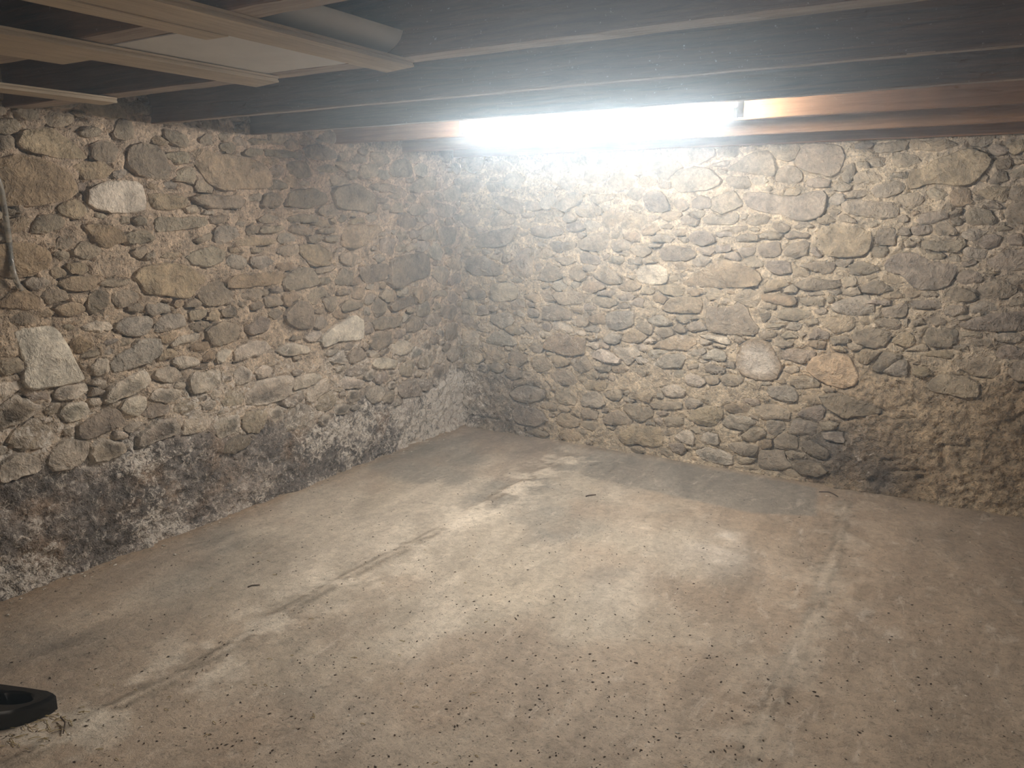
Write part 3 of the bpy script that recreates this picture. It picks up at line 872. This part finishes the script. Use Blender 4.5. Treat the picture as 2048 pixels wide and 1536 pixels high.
# ------------------------------------------------------------------ floor
def build_floor():
    xs = np.concatenate((np.arange(-.1, 4.6, .02), np.arange(4.6, 6.35, .08))); ys = np.concatenate((np.arange(-6.95, -4.4, .08), np.arange(-4.4, .12, .02)))
    X, Y = np.meshgrid(xs, ys, indexing='ij')
    Z = .006*fbm(X*1.3, Y*1.3, 91)+.002*fbm(X*9, Y*9, 92)
    Z -= Z.max()*0
    def seam(pts):
        return np.array([on_z(x, y)[:2] for x, y in pts])
    s1 = seam([(1135, 915), (1040, 965), (930, 1030), (830, 1085), (700, 1150), (560, 1230), (470, 1290), (330, 1370), (190, 1430), (90, 1495), (-150, 1610)])
    s2 = seam([(1690, 1005), (1675, 1090), (1650, 1150), (1630, 1230), (1590, 1310), (1550, 1390), (1510, 1470), (1480, 1560)])
    c = np.broadcast_to(np.array((.50, .44, .345)), X.shape+(3,)).copy()
    g = fbm(X*1.1+3, Y*1.1, 95); c = lerp(c, (.335, .31, .26), sstep(-.02, .3, g)*.85)
    g2 = fbm((X+Y*.35)*2.6, (Y-X*.35)*.9, 97); c = lerp(c, (.62, .55, .44), sstep(.02, .36, g2)*.8)
    g3 = fbm(X*1.4-5, Y*1.4, 99); c = lerp(c, (.42, .335, .25), sstep(.0, .35, g3)*.6)
    # earthy worn tone towards the near right and along the foot of the left wall
    rt = sstep(2.3, 3.3, X+.25*(Y+3)+.3*fbm(X*2, Y*2, 101)); c = lerp(c, (.39, .295, .205), rt*.75)
    nr = sstep(-2.6, -3.6, Y+.3*fbm(X*2, Y*2, 105)); c = lerp(c, (.44, .335, .235), nr*.65)
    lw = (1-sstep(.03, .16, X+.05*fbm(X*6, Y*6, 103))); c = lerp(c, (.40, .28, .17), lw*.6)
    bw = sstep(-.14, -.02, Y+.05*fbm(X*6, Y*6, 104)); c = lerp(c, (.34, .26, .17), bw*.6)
    # darker grey patch beside the back wall
    A = seam([(1160, 950), (1330, 990), (1500, 1028), (1640, 1035), (1640, 975), (1480, 945), (1300, 920), (1180, 905)])
    d, ins = poly_dist(X, Y, A)
    e = np.where(ins, sstep(0, .035, d), 0)*sstep(1.0, 1.7, X)
    c = lerp(c, (.30, .275, .23), e*.8)
    for P, w, hgt in ((s1, .035, .014), (s2, .02, .006)):
        best = np.full(X.shape, 9.0); sgn = np.zeros(X.shape)
        for i in range(len(P)-1):
            (x0, y0), (x1, y1) = P[i], P[i+1]; ex, ey = x1-x0, y1-y0
            t = np.clip(((X-x0)*ex+(Y-y0)*ey)/(ex*ex+ey*ey), 0, 1); dx, dy = X-x0-t*ex, Y-y0-t*ey
            dd = np.hypot(dx, dy); s = np.sign(ex*dy-ey*dx); sgn = np.where(dd < best, s, sgn); best = np.minimum(best, dd)
        wob = best+.02*fbm(X*12, Y*12, 107)
        nz = .5+.5*fbm(X*5, Y*5, 108)
        Z += hgt*nz*np.exp(-(wob/w)**2)+.003*sgn*(1-sstep(.0, .15, best))
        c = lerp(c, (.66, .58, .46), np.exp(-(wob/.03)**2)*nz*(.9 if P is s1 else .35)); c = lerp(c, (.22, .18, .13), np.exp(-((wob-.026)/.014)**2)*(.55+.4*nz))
        c = lerp(c, (.74, .66, .53), (1-sstep(.02, .32, best))*sstep(-.05, .22, fbm(X*7, Y*7, 109, 5, .65))*.85*(1 if P is s1 else .3))
    # pale scuffs and damp spots
    for (px, py, ru, col_, am) in ((1450, 1075, .12, (.74, .68, .58), .8), (1430, 1110, .22, (.70, .63, .53), .8), (1300, 1060, .2, (.66, .58, .46), .6), (1740, 1232, .035, (.17, .15, .125), .8),
                                   (2040, 1205, .05, (.14, .12, .10), .8), (60, 1290, .22, (.22, .20, .17), .7), (1490, 1530, .03, (.13, .10, .07), .8), (480, 1130, .35, (.33, .29, .235), .6), (1000, 1180, .3, (.62, .53, .40), .5)):
        p = on_z(px, py); q = ((X-p[0])**2+((Y-p[1])*1.3)**2)/ru**2
        c = lerp(c, col_, np.exp(-q)*am*np.clip(.6+.8*fbm(X*9, Y*9, 111), 0, 1))
    Z = np.minimum(Z, .012)
    nx, ny = X.shape; idx = np.arange(nx*ny).reshape(nx, ny)
    q = np.stack((idx[:-1, :-1], idx[1:, :-1], idx[1:, 1:], idx[:-1, 1:]), -1).reshape(-1, 4)
    edge = np.concatenate((idx[:, 0], idx[-1, 1:], idx[-2::-1, -1], idx[0, -2:0:-1])); k = len(edge); nb = nx*ny
    V = np.column_stack((X.ravel(), Y.ravel(), Z.ravel())); B = V[edge].copy(); B[:, 2] = -.15
    F = [tuple(t) for t in q]+[(edge[(i+1) % k], edge[i], nb+i, nb+(i+1) % k) for i in range(k)]+[tuple(range(nb+k-1, nb-1, -1))]
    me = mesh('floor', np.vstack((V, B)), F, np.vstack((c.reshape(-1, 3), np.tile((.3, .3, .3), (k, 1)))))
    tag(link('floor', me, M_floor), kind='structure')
    def zat(x, y):
        i = np.clip(np.searchsorted(xs, x), 1, nx-1); j = np.clip(np.searchsorted(ys, y), 1, ny-1)
        return float(max(Z[i, j], Z[i-1, j], Z[i, j-1], Z[i-1, j-1]))
    return zat
floor_z = build_floor()

# ------------------------------------------------------------------ ceiling: floorboards above, joists below
ceil_o = tag(link('ceiling', None), kind='structure')
x = 0.0; k = 0
while x < XR-.02:
    w = min(.148, XR-x)
    MB().box(x+.001, x+w-.001, YF, 0, ZT, ZT+.022).build('plank', M_plank, ceil_o)
    x += .15; k += 1

def joist(y_far, w, z0, label, mat, seed):
    r = np.random.default_rng(seed)
    xs = np.linspace(-.06, XR, 90); path = []
    mb = MB(); h = ZT-z0-.0005
    b = .004
    prof = [(-w+b, 0), (-b, 0), (0, b), (0, h), (-w, h), (-w, b)]
    nzy = .004*fbm(xs*1.1, xs*0+seed, seed); nzz = .0022*fbm(xs*1.1, xs*0+seed+.5, seed+1)
    v = []; n = len(prof)
    for i, x in enumerate(xs):
        for k, (a, c) in enumerate(prof):
            ja, jc = r.uniform(-.0012, .0012), r.uniform(-.0014, .0010)
            lowz = c < h*.9
            v.append((x, y_far+a+nzy[i]+ja, z0+c+((nzz[i]+jc) if lowz else 0)))
    f = []
    for k in range(len(xs)-1):
        for i in range(n):
            j = (i+1) % n; f.append((k*n+i, (k+1)*n+i, (k+1)*n+j, k*n+j))
    f.append(tuple(range(n))); f.append(tuple((len(xs)-1)*n+i for i in range(n))[::-1])
    mb.add(v, f)
    o = mb.build('ceiling_joist', mat, None, smooth=False)
    if mat is M_joist:                           # lower edge painted lighter for light from below, plus plaster dust
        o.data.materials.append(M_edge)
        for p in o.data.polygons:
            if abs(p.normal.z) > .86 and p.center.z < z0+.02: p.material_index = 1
    return tag(o, label, 'joist', 'ceiling joists')
LBL = ['thick dark ceiling joist on the near side of the white sheet', 'thick dusty ceiling joist that the thin pine boards end under',
       'thin dark ceiling joist, next beyond the ends of the pine boards', 'thin dark ceiling joist hanging just in front of the tube lamp',
       'brown ceiling joist right behind the tube lamp, lit along its side', 'brown ceiling joist midway between the tube lamp and back wall',
       'brown ceiling joist lying against the top of the back stone wall']
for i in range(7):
    joist(J[i], JW[i], JZ[i], LBL[i], M_joist if i < 4 else M_joist_lit, 200+i)
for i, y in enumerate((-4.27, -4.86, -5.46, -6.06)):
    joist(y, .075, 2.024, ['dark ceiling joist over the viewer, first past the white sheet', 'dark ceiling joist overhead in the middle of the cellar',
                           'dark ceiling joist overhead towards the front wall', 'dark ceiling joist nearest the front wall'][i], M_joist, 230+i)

# ------------------------------------------------------------------ tube lamp on the side of its joist
LY = -1.55
def on_y(x, y, Y):
    d = px_ray(x, y); return CAM+d*(Y-CAM[1])/d[1]
(LX0, _, lza), (LX1, _, lzb) = on_y(932, 262, LY), on_y(1468, 225, LY)
lz = (lza+lzb)/2
lamp = tag(link('tube_lamp', None), 'long lit white tube lamp hung between two ceiling joists', 'lamp')
prof = [(.022*math.cos(t), .022*math.sin(t)) for t in np.linspace(0, 2*math.pi, 20, endpoint=False)]
MB().extrude(prof, [((x, LY, lz), (0, 1, 0), (0, 0, 1)) for x in (LX0, LX1)]).build('diffuser', M_lamp, lamp, smooth=True, sharp=50)
MB().box(LX0, LX1, LY-.012, LY+.012, lz+.0225, lz+.034).build('batten', M_batten, lamp, bevel=.002)
for x0, x1 in ((LX0-.014, LX0-.001), (LX1+.001, LX1+.014)):
    cap = MB().extrude([(a*1.05, c*1.05) for a, c in prof], [((x, LY, lz), (0, 1, 0), (0, 0, 1)) for x in (x0, x1)]).build('end_cap', M_cap, lamp, smooth=True, sharp=50)
    xc = x0-.012 if x0 < LX0 else x1+.012
    MB().box(xc-.014, xc+.014, LY-.004, LY+.004, lz-.018, ZT-.001).build('hanger_plate', M_cap, cap, bevel=.001)
# ------------------------------------------------------------------ pine boards nailed under the joists, white sheet above them
def board(x0, x1, yend, skew, label, cut=0.0, seed=0):
    th = .018; z1 = 2.0215; ys = yend; yb = -6.3
    w = x1-x0
    # tongue on the left edge, groove in the right edge
    prof = [(0, -th), (w, -th), (w, -th*.66), (w-.005, -th*.62), (w-.005, -th*.38), (w, -th*.34), (w, 0), (0, 0), (0, -th*.34), (-.005, -th*.4), (-.005, -th*.6), (0, -th*.66)]
    mb = MB()
    n = 24; path = []
    for k in range(n):
        t = k/(n-1); y = ys+(yb-ys)*t
        path.append(((x0+skew*(ys-y), y, z1+.0008*math.sin(seed+7*t)), (1, (cut if k == 0 else 0), 0), (0, 0, 1)))
    o = mb.extrude(prof, path).build('pine_board', M_pine, None)
    tag(o, label, 'board', 'pine boards under the joists')
    return o
board(1.915, 2.04, -3.105, .0, 'long pale pine board crossing under the middle of the white sheet', -.25, 1)
board(1.832, 1.907, -3.655, -.02, 'short pale pine board beside the long one, ending before the white sheet', .02, 2)
board(1.385, 1.520, -3.115, -.035, 'long pale pine board along the edge of the white sheet', -.22, 3)
board(1.238, 1.364, -3.655, -.035, 'short pine board beside the one edging the white sheet', .02, 4)
board(.558, .668, -3.115, -.03, 'pale pine board nearest the left stone wall', -.12, 5)
mb = MB(); pr = []
sx = [1.375, 1.5, 1.65, 1.8, 1.9, 1.945, 1.985, 2.015, 2.035, 2.045]; sz_ = [0, 0, .001, 0, 0, .003, .012, .026, .043, .062]
top = [(x, z+.003) for x, z in zip(sx, sz_)]; prof = list(zip(sx, sz_))+top[::-1]
mb.extrude(prof, [((0, y, 2.0232), (1, 0, 0), (0, 0, 1)) for y in (-3.188, -3.3, -3.5, -3.672)])
tag(mb.build('white_sheet', M_white, None, smooth=True, sharp=30), 'white sheet with upturned edge lying on the pine boards between joists', 'sheet')

# ------------------------------------------------------------------ clear hose hanging against the left wall
hp = [(-60, 250), (-30, 310), (-2, 365), (8, 410), (14, 450), (18, 480), (22, 520), (30, 555), (42, 580)]
pts = []
for i, (px, py) in enumerate(hp):
    u, v = on_left(px, py); off = .045+.02*math.sin(i*.9)
    if i == len(hp)-1: off = .03
    d = px_ray(px, py); t = (off-CAM[0])/d[0]; pts.append(CAM+d*t)
pts = [Vector(p) for p in pts]
fine = []
for i in range(len(pts)-1):
    p0, p1, p2, p3 = pts[max(i-1, 0)], pts[i], pts[i+1], pts[min(i+2, len(pts)-1)]
    for k in range(5):
        t = k/5; fine.append(.5*((2*p1)+(p2-p0)*t+(2*p0-5*p1+4*p2-p3)*t*t+(3*p1-p0-3*p2+p3)*t**3))
fine.append(pts[-1])
tag(MB().tube([tuple(p) for p in fine], .011, 10).build('clear_hose', M_hose, None, smooth=True, sharp=60), 'clear plastic hose hanging against the left stone wall', 'hose')

# ------------------------------------------------------------------ black plastic foot on the floor
P0 = on_z(50, 1432); foot_o = tag(link('plastic_foot', None), 'glossy black plastic foot with an oval opening, lying on the concrete', 'plastic foot')
fx, fy = on_z(88, 1446)[:2]; fz = floor_z(fx-.05, fy)
foot_o.location = (fx, fy, fz)
# local frame: a = towards the picture's left along the floor, b = away from the viewer
a_ = np.array([-Rv[0], -Rv[1], 0]); a_ /= np.linalg.norm(a_); b_ = np.array([Fv[0], Fv[1], 0]); b_ /= np.linalg.norm(b_)
def L(a, b, z): return tuple(a_*a+b_*b+np.array([0, 0, z]))
out = [(.0, .075), (.01, .045), (.04, .01), (.085, -.025), (.14, -.045), (.22, -.05), (.34, -.05), (.42, -.03), (.42, .11), (.34, .122), (.2, .112), (.08, .098), (.015, .088)]
out = resample(out, 36, .4)
hc = np.array((.125, .042)); hole = [(hc[0]+.068*math.cos(t), hc[1]+.034*math.sin(t)) for t in np.linspace(0, 2*math.pi, 36, endpoint=False)]
if area(np.array(hole))*area(out) < 0: out = out[::-1]
ang0 = np.arctan2(out[:, 1]-hc[1], out[:, 0]-hc[0]); st = int(np.argmin(np.abs(ang0))); out = np.roll(out, -st, 0)
n = 36; v = []; cenO = out.mean(0)
def zt(p): return .058+.02*np.clip((p[0]-.02)/.3, 0, 1)
for p in out: v.append(L(*(cenO+(p-cenO)*1.015), 0.0))
for p in out: v.append(L(*(cenO+(p-cenO)*1.015), zt(p)-.012))
for p in out: v.append(L(*(cenO+(p-cenO)*.975), zt(p)))
for p in hole: v.append(L(*(hc+(np.array(p)-hc)*1.15), zt(p)))
for p in hole: v.append(L(*p, zt(p)-.006))
for p in hole: v.append(L(*(hc+(np.array(p)-hc)*.9), .008))
f = []
for k in range(5):
    for i in range(n):
        j = (i+1) % n; f.append((k*n+i, k*n+j, (k+1)*n+j, (k+1)*n+i))
f.append(tuple(range(n))[::-1]); f.append(tuple(5*n+i for i in range(n)))
mb = MB(); mb.add(v, f); mb.build('body', M_black, foot_o, smooth=True, sharp=40)
def lathe_part(name, a, b, z, prof, axis):
    mb = MB(); ax = np.array(L(*axis)); ax = ax/np.linalg.norm(ax); p1 = np.cross(ax, (0, 0, 1.0)); p1 = p1/np.linalg.norm(p1) if np.linalg.norm(p1) > .01 else np.array((1., 0, 0)); p2 = np.cross(ax, p1)
    O = np.array(L(a, b, z)); c = [(math.cos(t), math.sin(t)) for t in np.linspace(0, 2*math.pi, 24, endpoint=False)]
    mb.extrude(c, [(O+ax*h, p1*r, p2*r) for h, r in prof]); return mb.build(name, M_black, foot_o, smooth=True, sharp=40)
lathe_part('swivel_neck', .245, .03, .07, [(0, .055), (.012, .06), (.03, .058), (.045, .045), (.12, .034), (.125, .028)], (.75, -.1, .65))
lathe_part('roller', .128, -.112, .034, [(0, .026), (.006, .033), (.05, .033), (.056, .026)], (1, .1, 0))
bl = MB(); bl.tube([L(.20, -.045, .03), L(.20, -.08, .034), L(.186, -.112, .034)], .012, 8); bl.build('roller_arm', M_black, foot_o, smooth=True, sharp=50)

# ------------------------------------------------------------------ bits on the floor
def scatter(name, mat, spots, shape):
    mb = MB()
    for (x, y, s) in spots:
        z = floor_z(x, y)
        shape(mb, x, y, z, s)
    return tag(mb.build(name, mat, None), kind='stuff')
def crumb(mb, x, y, z, s):
    a = random.uniform(0, 6.28); e = random.uniform(1, 2.2); ca, sa = math.cos(a), math.sin(a)
    pts = [(s*e, 0, .3*s), (0, s, .25*s), (-s*e, 0, .3*s), (0, -s, .25*s)]
    v = [(x+ca*p-sa*q, y+sa*p+ca*q, z+t) for p, q, t in pts]+[(x, y, z+s*.9), (x, y, z-.001)]
    mb.add(v, [(0, 1, 4), (1, 2, 4), (2, 3, 4), (3, 0, 4), (1, 0, 5), (2, 1, 5), (3, 2, 5), (0, 3, 5)])
spots = []
for k in range(1700):
    px, py = random.gauss(1050, 420), random.uniform(900, 1560)
    if random.random() < .35: px, py = random.uniform(0, 2048), random.uniform(900, 1560)
    p = on_z(px, py)
    if p[0] < .06 or p[1] > -.06 or p[1] < -4.4 or p[0] > 4.5: continue
    spots.append((p[0], p[1], random.choice((.0018, .002, .0025, .003, .004))))
tag(scatter('floor_crumbs', M_crumb, spots, crumb), 'small dark crumbs of dirt scattered over the concrete', 'dirt')
spots = []
for k in range(230):
    p = on_z(random.uniform(0, 2048), random.uniform(900, 1560))
    if p[0] < .06 or p[1] > -.06 or p[1] < -4.4 or p[0] > 4.5: continue
    spots.append((p[0], p[1], random.choice((.002, .0025, .003, .0045))))
for k in range(60):
    p = on_z(random.uniform(60, 850), 0+random.uniform(1060, 1180)); q = np.array((.05+random.expovariate(25), random.uniform(-3.6, -.2)))
    spots.append((q[0], q[1], random.uniform(.003, .008)))
tag(scatter('plaster_chips', M_chip, spots, crumb), 'tiny pale plaster chips scattered over the concrete', 'chips')
def straw(mb, x, y, z, s):
    a = random.uniform(-.4, 1.2); d = np.array((math.cos(a), math.sin(a), 0))*s; m_ = random.uniform(.001, .005)
    p = np.array((x, y, z+.0015)); mb.tube([p-d, p+np.array((0, 0, m_)), p+d], .0012, 4)
spots = []
for k in range(60):
    px, py = random.gauss(75, 45), 0; py = 1480-.35*px+random.gauss(0, 16)
    p = on_z(px, py); spots.append((p[0], p[1], random.uniform(.006, .022)))
for k in range(40):
    p = on_z(random.uniform(150, 1000), random.uniform(1100, 1530)); spots.append((p[0], p[1], random.uniform(.004, .012)))
tag(scatter('straw_bits', M_straw, spots, straw), 'dry straw and hay bits around the black plastic foot', 'straw')
def twig(px0, px1, name, label, r0, mat, bend=.2):
    a = on_z(*px0); c = on_z(*px1); z = max(floor_z(*a[:2]), floor_z(*c[:2]))+r0
    side = np.array((-(c-a)[1], (c-a)[0], 0))*bend
    pts = [a, a+(c-a)*.35+side, a+(c-a)*.7+side*.6, c]
    mb = MB(); mb.tube([(p[0], p[1], z) for p in pts], [r0, r0, r0*.9, r0*.6], 6)
    return tag(mb.build(name, mat, None, smooth=True), label, 'twig' if name == 'twig' else 'wire')
twig((496, 1176), (520, 1172), 'twig', 'short dark twig on the concrete, off the left wall', .003, M_wire)
twig((1638, 984), (1676, 994), 'wire_hook', 'small bent dark wire on the concrete near the back wall', .0035, M_wire, .35)
twig((122, 1440), (127, 1472), 'twig', 'brown straw stalk standing out beside the black plastic foot', .0025, M_wire, .1)
twig((1172, 993), (1192, 990), 'twig', 'short dark sliver in the middle of the concrete floor', .004, M_wire, .1)

# ------------------------------------------------------------------ added haze, stands in for lens glow round the tube
if HAZE > 0:
    mv = bpy.data.materials.new('glow_haze'); mv.use_nodes = True
    nt = mv.node_tree; nt.nodes.remove(nt.nodes['Principled BSDF'])
    vs = nt.nodes.new('ShaderNodeVolumeScatter')
    vs.inputs['Color'].default_value = (0.74, 0.89, 1.0, 1)
    vs.inputs['Density'].default_value = HAZE
    vs.inputs['Anisotropy'].default_value = HAZE_G
    nt.links.new(vs.outputs[0], nt.nodes['Material Output'].inputs['Volume'])
    tag(MB().box(-.2, XR+.2, YF-.1, .2, -.05, ZT+.01).build('glow_haze', mv, None), 'faint haze added for the glow round the tube lamp', 'haze', kind='stuff')
